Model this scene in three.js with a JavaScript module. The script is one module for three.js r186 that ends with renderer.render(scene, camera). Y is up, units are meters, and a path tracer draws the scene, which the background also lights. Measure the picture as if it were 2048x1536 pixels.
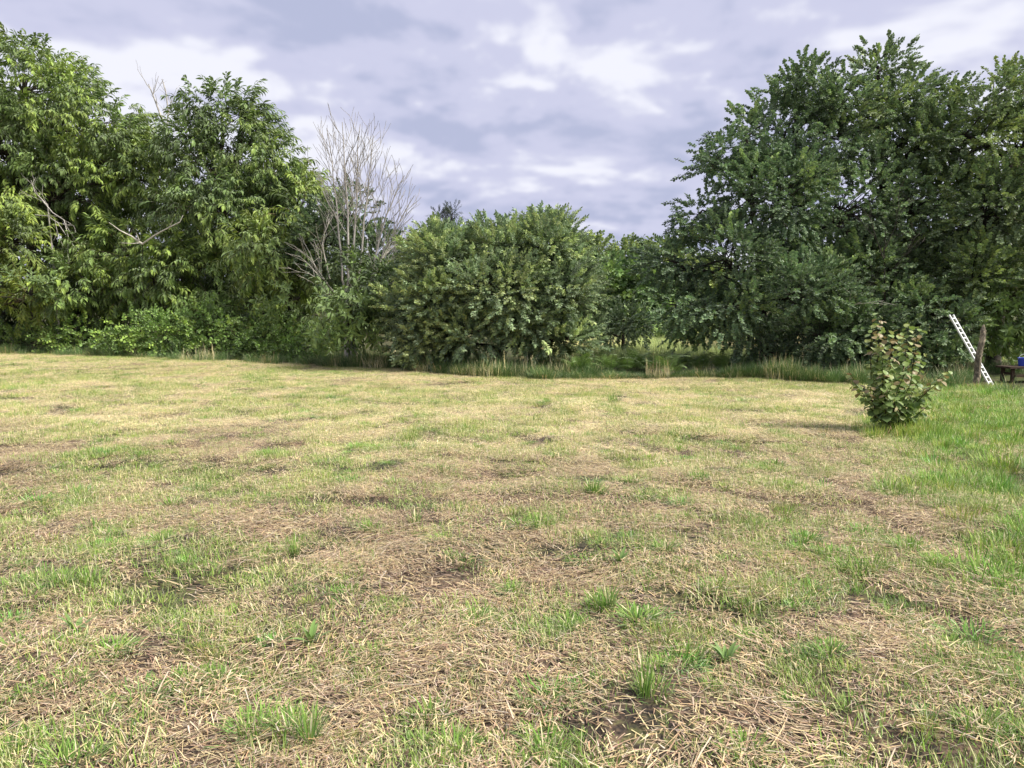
import * as THREE from 'three';
import { RoundedBoxGeometry } from 'three/addons/geometries/RoundedBoxGeometry.js';

// ------------------------------------------------------------------ camera, sky, sun, exposure
const scene = new THREE.Scene();
const FPX = 1490, EYE = 1.6, PITCH = Math.atan((768 - 620) / FPX);
const camera = new THREE.PerspectiveCamera(2 * Math.atan(768 / FPX) * 180 / Math.PI, 4 / 3, 0.1, 900);
camera.position.set(0, EYE, 0);
camera.rotation.x = -PITCH;
const renderer = new THREE.WebGLRenderer({ antialias: true });
renderer.toneMapping = THREE.LinearToneMapping;
renderer.toneMappingExposure = 1.85;
renderer.shadowMap.enabled = true;

// deterministic noise
function rng(seed) { let a = seed >>> 0; return () => { a = (a + 0x6D2B79F5) | 0; let t = Math.imul(a ^ (a >>> 15), 1 | a); t = (t + Math.imul(t ^ (t >>> 7), 61 | t)) ^ t; return ((t ^ (t >>> 14)) >>> 0) / 4294967296; }; }
function hash2(x, y) { let h = Math.imul(x, 374761393) + Math.imul(y, 668265263) | 0; h = Math.imul(h ^ (h >>> 13), 1274126177); return ((h ^ (h >>> 16)) >>> 0) / 4294967296; }
function vn(x, y) { const i = Math.floor(x), j = Math.floor(y); let u = x - i, v = y - j; u = u * u * u * (u * (u * 6 - 15) + 10); v = v * v * v * (v * (v * 6 - 15) + 10); const a = hash2(i, j), b = hash2(i + 1, j), c = hash2(i, j + 1), d = hash2(i + 1, j + 1); return a + (b - a) * u + (c - a) * v + (a - b - c + d) * u * v; }
function fbm(x, y, o = 4) { let s = 0, a = 0.5, n = 0; for (let k = 0; k < o; k++) { s += a * vn(x, y); n += a; a *= 0.5; const t = x * 1.62 + y * 1.18 + 17.3; y = y * 1.62 - x * 1.18 + 9.1; x = t; } return s / n; }
const clamp = (x, a = 0, b = 1) => Math.min(b, Math.max(a, x)), lerp = (a, b, t) => a + (b - a) * t;
const smooth = (a, b, x) => { const t = clamp((x - a) / (b - a)); return t * t * (3 - 2 * t); };

{ // broken overcast: a layer of cloud seen in perspective, the same all round
  const W = 2048, H = 1024, data = new Float32Array(W * H * 4), K = 0.585;
  const dark = [0.45, 0.485, 0.665], mid = [0.585, 0.60, 0.775], lite = [0.84, 0.85, 0.94];
  for (let j = 0; j < H; j++) {
    const el = ((j + 0.5) / H - 0.5) * Math.PI, y = Math.sin(el), c = Math.cos(el);
    for (let i = 0; i < W; i++) {
      const az = ((i + 0.5) / W - 0.5) * 2 * Math.PI, o = 4 * (j * W + i);
      let col = mid;
      if (y > -0.02) {
        const yy = Math.max(y, 0) + 0.17, px = c * Math.cos(az) / yy * 1.7, pz = c * Math.sin(az) / yy * 1.7;
        const wx = fbm(px * 0.9 + 3, pz * 0.9, 3) - 0.5, wz = fbm(px * 0.9, pz * 0.9 + 11, 3) - 0.5;
        const a = fbm(px * 0.62 + 0.6 * wx + 40, pz * 0.8 + 0.6 * wz + 7, 4), b = fbm(px * 1.9 + 1.2 * wx + 5, pz * 2.1 + 1.2 * wz, 7), e = fbm(px * 6.5 + 3 * wx + 25, pz * 7 + 3 * wz, 5);
        let t = 0.55 + (a - 0.5) * 0.95 + (b - 0.5) * 1.45 + (e - 0.5) * 0.7 + 0.10 * (1 - smooth(0, 0.4, y));
        const hi = smooth(0.56, 0.98, t), lo = smooth(0.50, 0.08, t);
        col = [0, 1, 2].map((k) => lerp(lerp(mid[k], lite[k], hi), dark[k], lo));
      }
      data[o] = col[0] * K; data[o + 1] = col[1] * K; data[o + 2] = col[2] * K; data[o + 3] = 1;
    }
  }
  const sky = new THREE.DataTexture(data, W, H, THREE.RGBAFormat, THREE.FloatType);
  sky.mapping = THREE.EquirectangularReflectionMapping; sky.magFilter = THREE.LinearFilter; sky.minFilter = THREE.LinearFilter; sky.needsUpdate = true;
  scene.background = sky; scene.environment = sky;
}
const sun = new THREE.DirectionalLight(new THREE.Color().setRGB(1, 0.96, 0.86), 3.8);
sun.position.set(70, 84, 8); sun.target.position.set(0, 0, -16);
sun.castShadow = true; sun.shadow.radius = 30; sun.shadow.mapSize.set(4096, 4096);
Object.assign(sun.shadow.camera, { left: -45, right: 45, top: 45, bottom: -45, near: 1, far: 260 });
scene.add(sun, sun.target);

// ------------------------------------------------------------------ places: pixels of the photograph to points
const CP = Math.cos(PITCH), SP = Math.sin(PITCH);
function at(px, py, d) { const cx = (px - 1024) / FPX, cy = (768 - py) / FPX, dz = CP + cy * SP, s = d / dz; return new THREE.Vector3(cx * s, EYE + (cy * CP - SP) * s, -d); }
function height(x, z) {
  const d = -z;
  let h = 0.016 * Math.max(0, -x) * smooth(6, 22, d);
  h += (fbm(x * 0.35 + 9, z * 0.35, 3) - 0.5) * 0.16 * smooth(1, 5, Math.hypot(x, z)) * (1 - 0.6 * smooth(30, 60, d));
  h += (fbm(x * 1.9, z * 1.9 + 31, 3) - 0.5) * 0.14 * (1 - 0.88 * smooth(7, 15, d));
  h += smooth(45, 140, d) * 5 + smooth(24, 50, x) * 0.5;
  return h;
}
function onGround(px, py) { let d = 10, p; for (let k = 0; k < 40; k++) { p = at(px, py, d); const cy = (768 - py) / FPX, slope = (cy * CP - SP) / (CP + cy * SP); d = lerp(d, (height(p.x, p.z) - EYE) / slope, 0.6); } p = at(px, py, d); p.y = height(p.x, p.z); return p; }
const EDGE = [[-200, 697], [0, 706], [200, 713], [400, 722], [640, 731], [900, 748], [1100, 757], [1300, 757], [1500, 754], [1700, 766], [1830, 772], [1960, 780], [2100, 800], [2300, 830]].map(([x, y]) => { const p = onGround(x, y); return [p.x / -p.z, -p.z]; });
function edgeDepth(x, d) { const s = x / Math.max(d, 0.5); if (s <= EDGE[0][0]) return EDGE[0][1]; for (let k = 1; k < EDGE.length; k++) if (s <= EDGE[k][0]) return lerp(EDGE[k - 1][1], EDGE[k][1], (s - EDGE[k - 1][0]) / (EDGE[k][0] - EDGE[k - 1][0])); return EDGE.at(-1)[1]; }

// ------------------------------------------------------------------ naming
const taken = {};
function numbered(n) { const k = taken[n] = (taken[n] ?? -1) + 1; return k ? `${n}_${String(k).padStart(3, '0')}` : n; }
function thing(name, label, category, group, kind) {
  const o = new THREE.Group(); o.name = numbered(name); scene.add(o);
  Object.assign(o.userData, { label, category }); if (group) o.userData.group = group; if (kind) o.userData.kind = kind;
  return o;
}
function part(name, geo, mat, parent, kind) { const m = new THREE.Mesh(geo, mat); m.name = name; m.castShadow = m.receiveShadow = true; if (kind) m.userData.kind = kind; parent.add(m); return m; }

// ------------------------------------------------------------------ mesh collector
const V = (x, y, z) => new THREE.Vector3(x, y, z);
class Mesher {
  constructor() { this.p = []; this.c = []; this.i = []; this.u = []; }
  v(p, c, u = 0, w = 0) { this.p.push(p.x, p.y, p.z); this.c.push(c[0], c[1], c[2]); this.u.push(u, w); return this.p.length / 3 - 1; }
  t(a, b, c) { this.i.push(a, b, c); }
  get tris() { return this.i.length / 3; }
  build(colors = true) {
    const g = new THREE.BufferGeometry();
    g.setAttribute('position', new THREE.Float32BufferAttribute(this.p, 3));
    if (colors) g.setAttribute('color', new THREE.Float32BufferAttribute(this.c, 3));
    g.setAttribute('uv', new THREE.Float32BufferAttribute(this.u, 2));
    g.setIndex(this.i); g.computeVertexNormals(); return g;
  }
  // ribbon: a blade of grass or a straw
  blade(base, dir, bend, len, w, c0, c1, segs = 2) {
    const side = V(dir.z, 0, -dir.x); if (side.lengthSq() < 1e-6) side.set(1, 0, 0); side.normalize();
    let prev = null, p = base.clone(); const d = dir.clone().normalize(), step = len / segs;
    for (let k = 0; k <= segs; k++) {
      const f = k / segs, c = [0, 1, 2].map((j) => lerp(c0[j], c1[j], f));
      if (k === segs) { const t = this.v(p, c); this.t(prev[0], prev[1], t); break; }
      const ww = w * (1 - 0.35 * f) / 2, now = [this.v(p.clone().addScaledVector(side, -ww), c), this.v(p.clone().addScaledVector(side, ww), c)];
      if (prev) { this.t(prev[0], prev[1], now[1]); this.t(prev[0], now[1], now[0]); }
      prev = now; d.add(bend.clone().multiplyScalar(1 / segs)).normalize(); p = p.clone().addScaledVector(d, step);
    }
  }
  leaf(base, dir, up, len, wid, droop, fold, c, prof = [0.75, 1]) {
    const d = dir.clone().normalize(), u = up.clone().addScaledVector(d, -up.dot(d)).normalize(), s = V().crossVectors(d, u), n = prof.length;
    let p = base.clone(), prev = null; const step = len / (n + 1), b = this.v(p, c);
    for (let k = 0; k < n; k++) {
      p = p.clone().addScaledVector(d, step); d.addScaledVector(u, -droop / (n + 1)).normalize(); u.addScaledVector(d, -u.dot(d)).normalize();
      const w = wid / 2 * prof[k], l = this.v(p.clone().addScaledVector(s, -w).addScaledVector(u, fold * w), c), m = this.v(p, c), r = this.v(p.clone().addScaledVector(s, w).addScaledVector(u, fold * w), c);
      if (!prev) { this.t(b, m, l); this.t(b, r, m); } else { this.t(prev[0], prev[1], m); this.t(prev[0], m, l); this.t(prev[1], prev[2], r); this.t(prev[1], r, m); }
      prev = [l, m, r];
    }
    const t = this.v(p.clone().addScaledVector(d, step), c); this.t(prev[0], prev[1], t); this.t(prev[1], prev[2], t);
  }
  tube(pts, rads, sides = 6, c = [1, 1, 1]) {
    let prev = null, along = 0; const ref = V(0.31, 0.2, 0.93);
    for (let k = 0; k < pts.length; k++) {
      const d = V().subVectors(pts[Math.min(k + 1, pts.length - 1)], pts[Math.max(k - 1, 0)]).normalize();
      const a = V().crossVectors(d, ref).normalize(), b = V().crossVectors(d, a), ring = [];
      if (k) along += pts[k].distanceTo(pts[k - 1]);
      for (let s = 0; s <= sides; s++) { const f = s / sides * 2 * Math.PI; ring.push(this.v(pts[k].clone().addScaledVector(a, Math.cos(f) * rads[k]).addScaledVector(b, Math.sin(f) * rads[k]), c, s / sides * 0.6, along)); }
      if (prev) for (let s = 0; s < sides; s++) { this.t(prev[s], ring[s + 1], prev[s + 1]); this.t(prev[s], ring[s], ring[s + 1]); }
      prev = ring;
    }
    const e = this.v(pts.at(-1), c, 0, along); for (let s = 0; s < sides; s++) this.t(prev[s], e, prev[s + 1]);
  }
}
function curve(a, b, sag, r, n = 6, wob = 0.1) { // a bent path from a to b
  const L = a.distanceTo(b), m = a.clone().lerp(b, 0.45).add(V((r() - 0.5) * wob * L, sag * L, (r() - 0.5) * wob * L)), out = [];
  for (let k = 0; k <= n; k++) { const t = k / n, p = V().addScaledVector(a, (1 - t) * (1 - t)).addScaledVector(m, 2 * t * (1 - t)).addScaledVector(b, t * t); if (k && k < n) p.add(V((r() - 0.5), (r() - 0.5), (r() - 0.5)).multiplyScalar(0.025 * L)); out.push(p); }
  return out;
}
const taper = (a, b, n) => Array.from({ length: n }, (_, k) => lerp(a, b, k / (n - 1)));

// ------------------------------------------------------------------ textures and materials
function grain(size, fn, srgb = true) {
  const a = new Uint8Array(size * size * 4);
  for (let j = 0; j < size; j++) for (let i = 0; i < size; i++) { const c = fn(i / size, j / size), o = 4 * (j * size + i); for (let k = 0; k < 3; k++) a[o + k] = clamp(c[k]) * 255; a[o + 3] = 255; }
  const t = new THREE.DataTexture(a, size, size); t.wrapS = t.wrapT = THREE.RepeatWrapping; t.magFilter = THREE.LinearFilter; if (srgb) t.colorSpace = THREE.SRGBColorSpace; t.needsUpdate = true; return t;
}
const tileable = (u, v, f, o) => { const w = (a) => a, k = smooth(0.8, 1, u), l = smooth(0.8, 1, v), n = (x, y) => fbm(x * f, y * f, o); return lerp(lerp(n(u, v), n(u - 1, v), k), lerp(n(u, v - 1), n(u - 1, v - 1), k), l); };
const barkMap = grain(256, (u, v) => { const n = tileable(u * 1, v, 9, 4), s = tileable(u, v, 23, 3), k = 0.62 + 0.55 * (n - 0.5) + 0.5 * (s - 0.5); return [k, k * 0.96, k * 0.9]; });
const barkBump = grain(256, (u, v) => { const k = tileable(u, v, 14, 4); return [k, k, k]; }, false);
const deadMap = grain(256, (u, v) => { const k = 0.86 + 0.4 * (tileable(u, v, 11, 4) - 0.5); return [k, k * 0.98, k * 0.95]; });
const bark = (r, g, b, m = barkMap) => new THREE.MeshStandardMaterial({ color: new THREE.Color().setRGB(r, g, b), roughness: 0.92, map: m, bumpMap: barkBump, bumpScale: 0.02 });
const M = {
  chestnutBark: bark(0.20, 0.17, 0.13), greyBark: bark(0.22, 0.20, 0.17), darkBark: bark(0.12, 0.10, 0.08), deadWood: bark(0.60, 0.58, 0.55, deadMap), paleDead: bark(0.68, 0.66, 0.60, deadMap), hazelBark: bark(0.16, 0.11, 0.07),
  leaf: new THREE.MeshPhysicalMaterial({ color: 0xffffff, vertexColors: true, roughness: 0.95, transmission: 0.32, thickness: 0, clearcoat: 0.45, clearcoatRoughness: 0.38, side: THREE.DoubleSide }),
  matte: new THREE.MeshPhysicalMaterial({ color: 0xffffff, vertexColors: true, roughness: 0.97, transmission: 0.28, thickness: 0, clearcoat: 0.12, clearcoatRoughness: 0.5, side: THREE.DoubleSide }),
  grass: new THREE.MeshPhysicalMaterial({ color: 0xffffff, vertexColors: true, roughness: 0.96, transmission: 0.3, thickness: 0, clearcoat: 0.08, clearcoatRoughness: 0.5, side: THREE.DoubleSide }),
  straw: new THREE.MeshStandardMaterial({ color: 0xffffff, vertexColors: true, roughness: 0.8, side: THREE.DoubleSide }),
};

// ------------------------------------------------------------------ terrain
{
  const soil = grain(1024, (u, v) => {
    const a = tileable(u, v, 5, 3), n = tileable(u, v, 21, 4), s = tileable(u, v, 90, 3), f = tileable(u, v * 1.0, 210, 2), k = 0.40 + 0.32 * (n - 0.5) + 0.5 * (s - 0.5) + 0.35 * (f - 0.5), g = smooth(0.48, 0.66, a + 0.4 * (s - 0.5));
    return [k * lerp(1.0, 0.9, g), k * lerp(0.84, 0.9, g), k * lerp(0.68, 0.55, g)];
  });
  const bump = grain(512, (u, v) => { const k = 0.6 * tileable(u, v, 60, 3) + 0.4 * tileable(u, v, 150, 2); return [k, k, k]; }, false);
  const zs = [], xs = []; // grid lines close together near the camera
  for (let k = 0; k <= 440; k++) { const t = k / 440; zs.push(14 - (26 * t + 390 * Math.pow(t, 4))); }
  for (let k = -230; k <= 230; k++) { const t = k / 230; xs.push(18 * t + 290 * Math.sign(t) * Math.pow(Math.abs(t), 4)); }
  const m = new Mesher(), n = xs.length;
  for (const z of zs) for (const x of xs) { const e = -z / edgeDepth(x, Math.max(2, -z)), q = z < 0 ? smooth(1.0, 1.1, e + 0.06 * (fbm(x, z, 3) - 0.5)) : 0, p = fbm(x * 0.06, z * 0.06, 3); m.v(V(x, height(x, z), z), [lerp(1, 0.55 + 0.3 * p, q), lerp(1, 0.85 + 0.2 * p, q), lerp(1, 0.45, q)], x / 2.7, z / 2.7); }
  for (let j = 0; j + 1 < zs.length; j++) for (let i = 0; i + 1 < n; i++) { const a = j * n + i; m.t(a, a + 1, a + n + 1); m.t(a, a + n + 1, a + n); }
  const g = part('ground', m.build(), new THREE.MeshStandardMaterial({ vertexColors: true, color: new THREE.Color().setRGB(0.62, 0.60, 0.58), map: soil, bumpMap: bump, bumpScale: 0.03, roughness: 1 }), scene, 'structure');
  g.userData.label = 'brown thatchy soil of the mown field and the land behind the hedge'; g.userData.category = 'ground';
}

// ------------------------------------------------------------------ field cover: patches of straw, stubble and blades
const jig = (r, c, s) => { const k = 1 + (r() - 0.5) * s; return [c[0] * k * (1 + (r() - 0.5) * s * 0.3), c[1] * k, c[2] * k * (1 + (r() - 0.5) * s * 0.4)]; };
const STRAW = [[0.68, 0.60, 0.34], [0.52, 0.41, 0.28], [0.78, 0.71, 0.43], [0.33, 0.24, 0.17], [0.66, 0.60, 0.46]];
const GREEN = [[0.21, 0.34, 0.045], [0.27, 0.40, 0.06], [0.15, 0.27, 0.04], [0.34, 0.43, 0.10]];
function litterPatch(seed, n, R) { // cut stems lying across one another
  const r = rng(seed), m = new Mesher(), swath = r() * 6.28;
  for (let k = 0; k < n; k++) {
    const q = Math.sqrt(r()) * R, f = r() * 6.28, az = r() < 0.5 ? swath + (r() - 0.5) * 1.4 : r() * 6.28, L = 0.025 + 0.10 * r() * r() + (r() < 0.05 ? 0.1 : 0), c = jig(r, STRAW[Math.floor(r() * 5)], 0.7);
    m.blade(V(Math.cos(f) * q, 0.002 + 0.028 * r() * r(), Math.sin(f) * q), V(Math.cos(az), 0.18 * (r() - 0.3), Math.sin(az)), V((r() - 0.5) * 0.5, -0.25 * r(), (r() - 0.5) * 0.5), L, 0.002 + 0.0028 * r(), c, c, 2);
  }
  return m.build();
}
function bladePatch(seed, n, R, h0, h1, dry, lean, w = 0.0035) {
  const r = rng(seed), m = new Mesher();
  for (let k = 0; k < n; k++) {
    const q = Math.sqrt(r()) * R, f = r() * 6.28, az = r() * 6.28, L = h0 + (h1 - h0) * r() * r(), l = lean * (0.2 + r()), isDry = r() < dry;
    const c = isDry ? jig(r, STRAW[[0, 2, 2, 4][Math.floor(r() * 4)]], 0.4) : jig(r, GREEN[Math.floor(r() * 4)], 0.45), tip = !isDry && r() < 0.22 ? jig(r, STRAW[2], 0.3) : c;
    m.blade(V(Math.cos(f) * q, -0.004, Math.sin(f) * q), V(Math.cos(az) * l, 1, Math.sin(az) * l), V(Math.cos(az) * l * 0.8, -0.25 * l, Math.sin(az) * l * 0.8), L, w * (0.7 + 0.7 * r()), c, tip, 3);
  }
  return m.build();
}
function tuftGeo(seed, n, R, h, lean, cs) {
  const r = rng(seed), m = new Mesher();
  for (let k = 0; k < n; k++) {
    const q = Math.pow(r(), 0.7) * R, f = r() * 6.28, az = f + (r() - 0.5) * 1.6, L = h * (0.45 + 0.6 * r()) * (1 - 0.35 * q / R), l = lean * (0.15 + r()), dry = r() < 0.1, c = dry ? jig(r, STRAW[2], 0.3) : jig(r, cs[Math.floor(r() * cs.length)], 0.45);
    m.blade(V(Math.cos(f) * q, -0.01, Math.sin(f) * q), V(Math.cos(az) * l, 1, Math.sin(az) * l), V(Math.cos(az) * l * 1.3, -0.5 * l, Math.sin(az) * l * 1.3), L, 0.004 + 0.003 * r(), c, c, 4);
  }
  return m.build();
}
const dummy = new THREE.Object3D();
function spread(parent, name, geos, mat, items) { // items: [x, y, z, turn, scale, scaleY, tint]
  geos.forEach((g, k) => {
    const mine = items.filter((_, i) => i % geos.length === k); if (!mine.length) return;
    const im = new THREE.InstancedMesh(g, mat, mine.length); im.name = name; im.userData.kind = 'stuff'; im.castShadow = im.receiveShadow = true;
    mine.forEach(([x, y, z, turn, s, sy, tint], i) => { dummy.position.set(x, y, z); dummy.rotation.set(0, turn, 0); dummy.scale.set(s, s * sy, s); dummy.updateMatrix(); im.setMatrixAt(i, dummy.matrix); im.setColorAt(i, new THREE.Color().setRGB(...tint)); });
    parent.add(im);
  });
}
// how green, how lush and how fresh the hay is, from place to place
function cover(x, z) {
  const d = -z, s = x / Math.max(d, 1), e = d / edgeDepth(x, d);
  const n = fbm(x * 0.55 + 5, z * 0.42 + 70, 4), f = fbm(x * 2.2 + 50, z * 1.9, 3);
  const right = smooth(0.05, 0.5, s), lawn = smooth(0.43, 0.66, s + (n - 0.5) * 0.2 + (f - 0.5) * 0.15) * smooth(2.2, 6, d);
  let green = 0.60 + (n - 0.5) * 2.0 + (f - 0.5) * 1.6 + 0.20 * right - 0.12 * smooth(9, 16, d) * (1 - right) + 0.1 * smooth(3.5, 2.2, d);
  green = Math.max(clamp(green), lawn);
  const f3 = fbm(x * 3.9 + 90, z * 3.1 + 13, 3), clump = smooth(0.45, 0.58, f3 + 0.55 * (n - 0.5) + 0.10 * right);
  const hay = clamp(smooth(5.5, 12, d + (n - 0.5) * 7) * 1.1);
  return { green, clump: Math.max(clump, lawn), lawn, hay, d, e };
}
{
  const r = rng(77), litter = [], turf = [], stub = [], lush = [];
  const area = (dens, from, to, fn) => { const half = (d) => 0.74 * d + 1.6; let A = 0; for (let d = from; d < to; d += 0.1) A += 2 * half(d) * 0.1; const n = Math.round(A * dens), hm = half(to); for (let k = 0, g = 0; k < n && g < n * 9; g++) { const d = from + (to - from) * r(), x = (r() * 2 - 1) * hm; if (Math.abs(x) > half(d)) continue; k++; fn(x, -d); } };
  const put = (list, x, z, s, sy, tint, sink = 0) => list.push([x, height(x, z) - sink, z, r() * 6.28, s, sy, tint]);
  area(27, 1.7, 27, (x, z) => {
    const c = cover(x, z); if (c.e > 1.02 || c.lawn > 0.5 + r()) return;
    const old = 1 - c.hay, b = 0.85 + 0.3 * r(), t = [lerp(1.14, 0.76, old) * b, lerp(1.10, 0.655, old) * b, lerp(0.94, 0.60, old) * b];
    if (r() > 0.2 * c.green + 0.25 * c.clump) put(litter, x, z, 0.8 + 0.5 * r(), 0.9 + 0.8 * r(), t);
  });
  area(22, 1.7, 27, (x, z) => {
    const c = cover(x, z); if (c.e > 1.03) return;
    const b = 0.8 + 0.4 * r(), yellow = clamp((0.25 + 0.6 * c.hay + (r() - 0.5) * 0.5) * (1 - 0.75 * c.lawn)), t = [b * lerp(0.82, 1.12, yellow), b * lerp(0.92, 1.06, yellow), b * lerp(0.8, 0.9, yellow)];
    if (r() < 0.24 + 0.44 * c.green + 0.55 * c.clump) put(turf, x, z, 0.6 + 0.5 * r(), 0.6 + 0.5 * r() + 0.35 * c.clump + 0.3 * c.lawn, t);
    if (r() < 0.18 + 0.55 * c.hay * (1 - 0.5 * c.green)) put(stub, x, z, 0.75 + 0.5 * r(), 0.7 + 0.6 * r(), [b * lerp(0.85, 1.08, c.hay), b * lerp(0.78, 1.05, c.hay), b * lerp(0.72, 0.95, c.hay)]);
  });
  area(24, 1.7, 26, (x, z) => {
    const c = cover(x, z); if (c.e > 1.04) return; const q = c.clump * (0.35 + 0.5 * c.green) + c.lawn * 0.5 - 0.01;
    if (r() < q) put(lush, x, z, 0.38 + 0.6 * r() * r() + 0.15 * r(), 0.65 + 0.65 * r(), [0.6 + 0.5 * r(), 0.72 + 0.38 * r(), 0.7 + 0.3 * r()]);
  });
  area(16, 3.5, 26, (x, z) => { const c = cover(x, z); if (c.e > 1.05 || c.lawn < 0.25 + 0.5 * r()) return; put(lush, x, z, 0.9 + 0.6 * r(), 0.8 + 0.8 * r(), [0.75 + 0.5 * r(), 0.9 + 0.25 * r(), 0.75 + 0.3 * r()]); });
  { const hz = onGround(1776, 862); for (let k = 0; k < 90; k++) { const f = r() * 6.28, q = 0.12 + 1.1 * r() * r(), x = hz.x + Math.cos(f) * q + 0.25, z = hz.z + Math.sin(f) * q * 0.8 + 0.1; put(lush, x, z, 0.8 + 0.6 * r(), 1 + 1.1 * r(), r() < 0.4 ? [1.7, 1.35, 1.5] : [1, 1.05, 1]); } }
  const field = thing('mown_field_grass', 'short mown grass with cut straw lying over the open field', 'grass', null, 'stuff');
  spread(field, 'straw_litter', [1, 2, 3, 4].map((k) => litterPatch(100 + k, 380, 0.26)), M.straw, litter);
  spread(field, 'short_blades', [1, 2, 3].map((k) => bladePatch(200 + k, 290, 0.22, 0.02, 0.10, 0.22, 0.75)), M.grass, turf);
  spread(field, 'cut_stubble', [1, 2, 3].map((k) => bladePatch(300 + k, 120, 0.24, 0.02, 0.10, 0.9, 1.3, 0.003)), M.straw, stub);
  spread(field, 'longer_blades', [1, 2, 3, 4, 5].map((k) => tuftGeo(400 + k, 70 + 20 * k, 0.09 + 0.02 * k, 0.11 + 0.02 * (k % 3), 0.6 + 0.1 * k, GREEN)), M.grass, lush);
  // long grass along the foot of the hedge and on the far bank
  const tall = [], dry = [];
  for (let k = 0; k < 9000; k++) {
    const s = -0.78 + 1.75 * r(), d0 = edgeDepth(s * 20, 20), px = 1024 + s * FPX, inHedge = px > 600 && px < 1730, rightBank = px >= 1730;
    const d = d0 + (r() * r() * (k % 3 ? 2.8 : 7) - 0.15 + (rightBank ? r() * 4 : 0)), x = s * d, z = -d;
    const lump = fbm(x * 1.1 + 3, z * 1.1, 3); if ((!inHedge && !rightBank && r() > 0.1) || lump < 0.38 + 0.24 * r()) continue;
    if (px > 1960 && d > d0 + 0.9 && d < d0 + 4.2) continue;
    const b = 0.75 + 0.5 * r(), gap = px > 1190 && px < 1450; if (gap && r() < 0.6) continue;
    put(tall, x, z, 0.55 + 0.6 * r(), (gap ? 0.5 : 1) * (0.25 + 0.5 * r() + 1.2 * (lump - 0.36)), r() < 0.2 ? [b * 1.5, b * 1.15, b * 1.1] : [b * 0.72, b * 0.82, b * 0.72]);
    if (r() < 0.04) put(dry, x, z, 0.7 + 0.4 * r(), 0.6 + 0.5 * r(), [b, b * 0.97, b * 0.85]);
  }
  for (let k = 0; k < 5200; k++) { const d = 23 + 40 * r(), s = 0.02 + 0.8 * r(), x = s * d, z = -d, g = fbm(x * 0.2, z * 0.2, 3), b = 0.85 + 0.4 * r(); if (s > 0.58 && g < 0.9) put(tall, x, z, 1, 0.35, [b * 1.25, b * 1.2, b * 0.7]); else put(dry, x, z, 1.2, 0.5 + 0.4 * r(), g < 0.5 ? [b * 1.15, b * 1.12, b] : [b * 0.75, b * 0.95, b * 0.6]); }
  const longG = thing('long_grass', 'uncut long green grass along the foot of the hedge', 'grass', null, 'stuff');
  spread(longG, 'long_blades', [1, 2, 3].map((k) => tuftGeo(500 + k, 90, 0.2, 0.55, 0.45, [[0.10, 0.19, 0.045], [0.13, 0.23, 0.055], [0.17, 0.25, 0.08]])), M.grass, tall);
  const dryG = thing('dry_grass', 'pale dry standing grass of the far field behind the hedge', 'grass', null, 'stuff');
  spread(dryG, 'dry_stems', [1, 2].map((k) => bladePatch(600 + k, 90, 0.3, 0.25, 0.7, 0.95, 0.3, 0.006)), M.straw, dry);
}

// ------------------------------------------------------------------ leaves and sprays
function spray(seed, o) {
  const r = rng(seed), m = new Mesher();
  const tw = []; for (let k = 0; k <= 3; k++) { const t = k / 3; tw.push(V(o.L * t, -o.hang * o.L * t * t, 0.06 * o.L * Math.sin(t * 5 + seed))); }
  m.tube(tw, taper(o.tr ?? 0.006, 0.002, 4), 3, [0.13, 0.11, 0.06]);
  for (let k = 0; k < o.n; k++) {
    const t = (o.from ?? 0.15) + (1 - (o.from ?? 0.15)) * (k + 0.4 * r()) / o.n, base = V(o.L * t, -o.hang * o.L * t * t, 0.06 * o.L * Math.sin(t * 5 + seed)), side = k % 2 ? 1 : -1, spreadA = o.angle * (0.7 + 0.6 * r()) * (t > 0.9 ? 0.3 : 1);
    const roll = (r() - 0.5) * o.roll, phi = o.whorl * (k * 2.4 + r()), dir = V(Math.cos(spreadA), -o.down * (0.5 + r()) + roll * 0.4 + Math.sin(spreadA) * Math.sin(phi) * 0.9, Math.sin(spreadA) * (o.whorl ? Math.cos(phi) : side) + (r() - 0.5) * 0.3), up = V((r() - 0.5) * o.roll, 1, (r() - 0.5) * o.roll + side * 0.15), len = o.len * (0.7 + 0.5 * r()), c = jig(r, o.cs[Math.floor(r() * o.cs.length)], 0.4);
    m.leaf(base, dir, up, len, len * o.wid * (0.85 + 0.3 * r()), o.droop * (0.6 + 0.8 * r()), o.fold, c, o.prof);
  }
  return m.build();
}
const CH = { L: 0.5, hang: 0.22, n: 16, from: 0.1, angle: 0.95, down: 0.55, whorl: 1, roll: 0.6, len: 0.205, wid: 0.29, droop: 1.0, fold: 0.35, prof: [0.75, 1, 0.62], cs: [[0.13, 0.20, 0.045], [0.16, 0.24, 0.055], [0.10, 0.165, 0.036]] };
const WI = { L: 0.34, hang: 0.06, n: 27, from: 0.05, angle: 0.85, down: 0.0, whorl: 1, roll: 1.0, len: 0.084, wid: 0.52, droop: 0.4, fold: 0.25, prof: [0.9, 0.85], cs: [[0.21, 0.295, 0.135], [0.26, 0.345, 0.17], [0.16, 0.235, 0.105]], tr: 0.004 };
const AL = { L: 0.32, hang: 0.12, n: 25, from: 0.08, angle: 0.9, down: 0.12, whorl: 1, roll: 1.1, len: 0.072, wid: 0.78, droop: 0.3, fold: 0.2, prof: [0.8, 1], cs: [[0.125, 0.19, 0.075], [0.165, 0.235, 0.085], [0.10, 0.16, 0.066]], tr: 0.004 };
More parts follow.
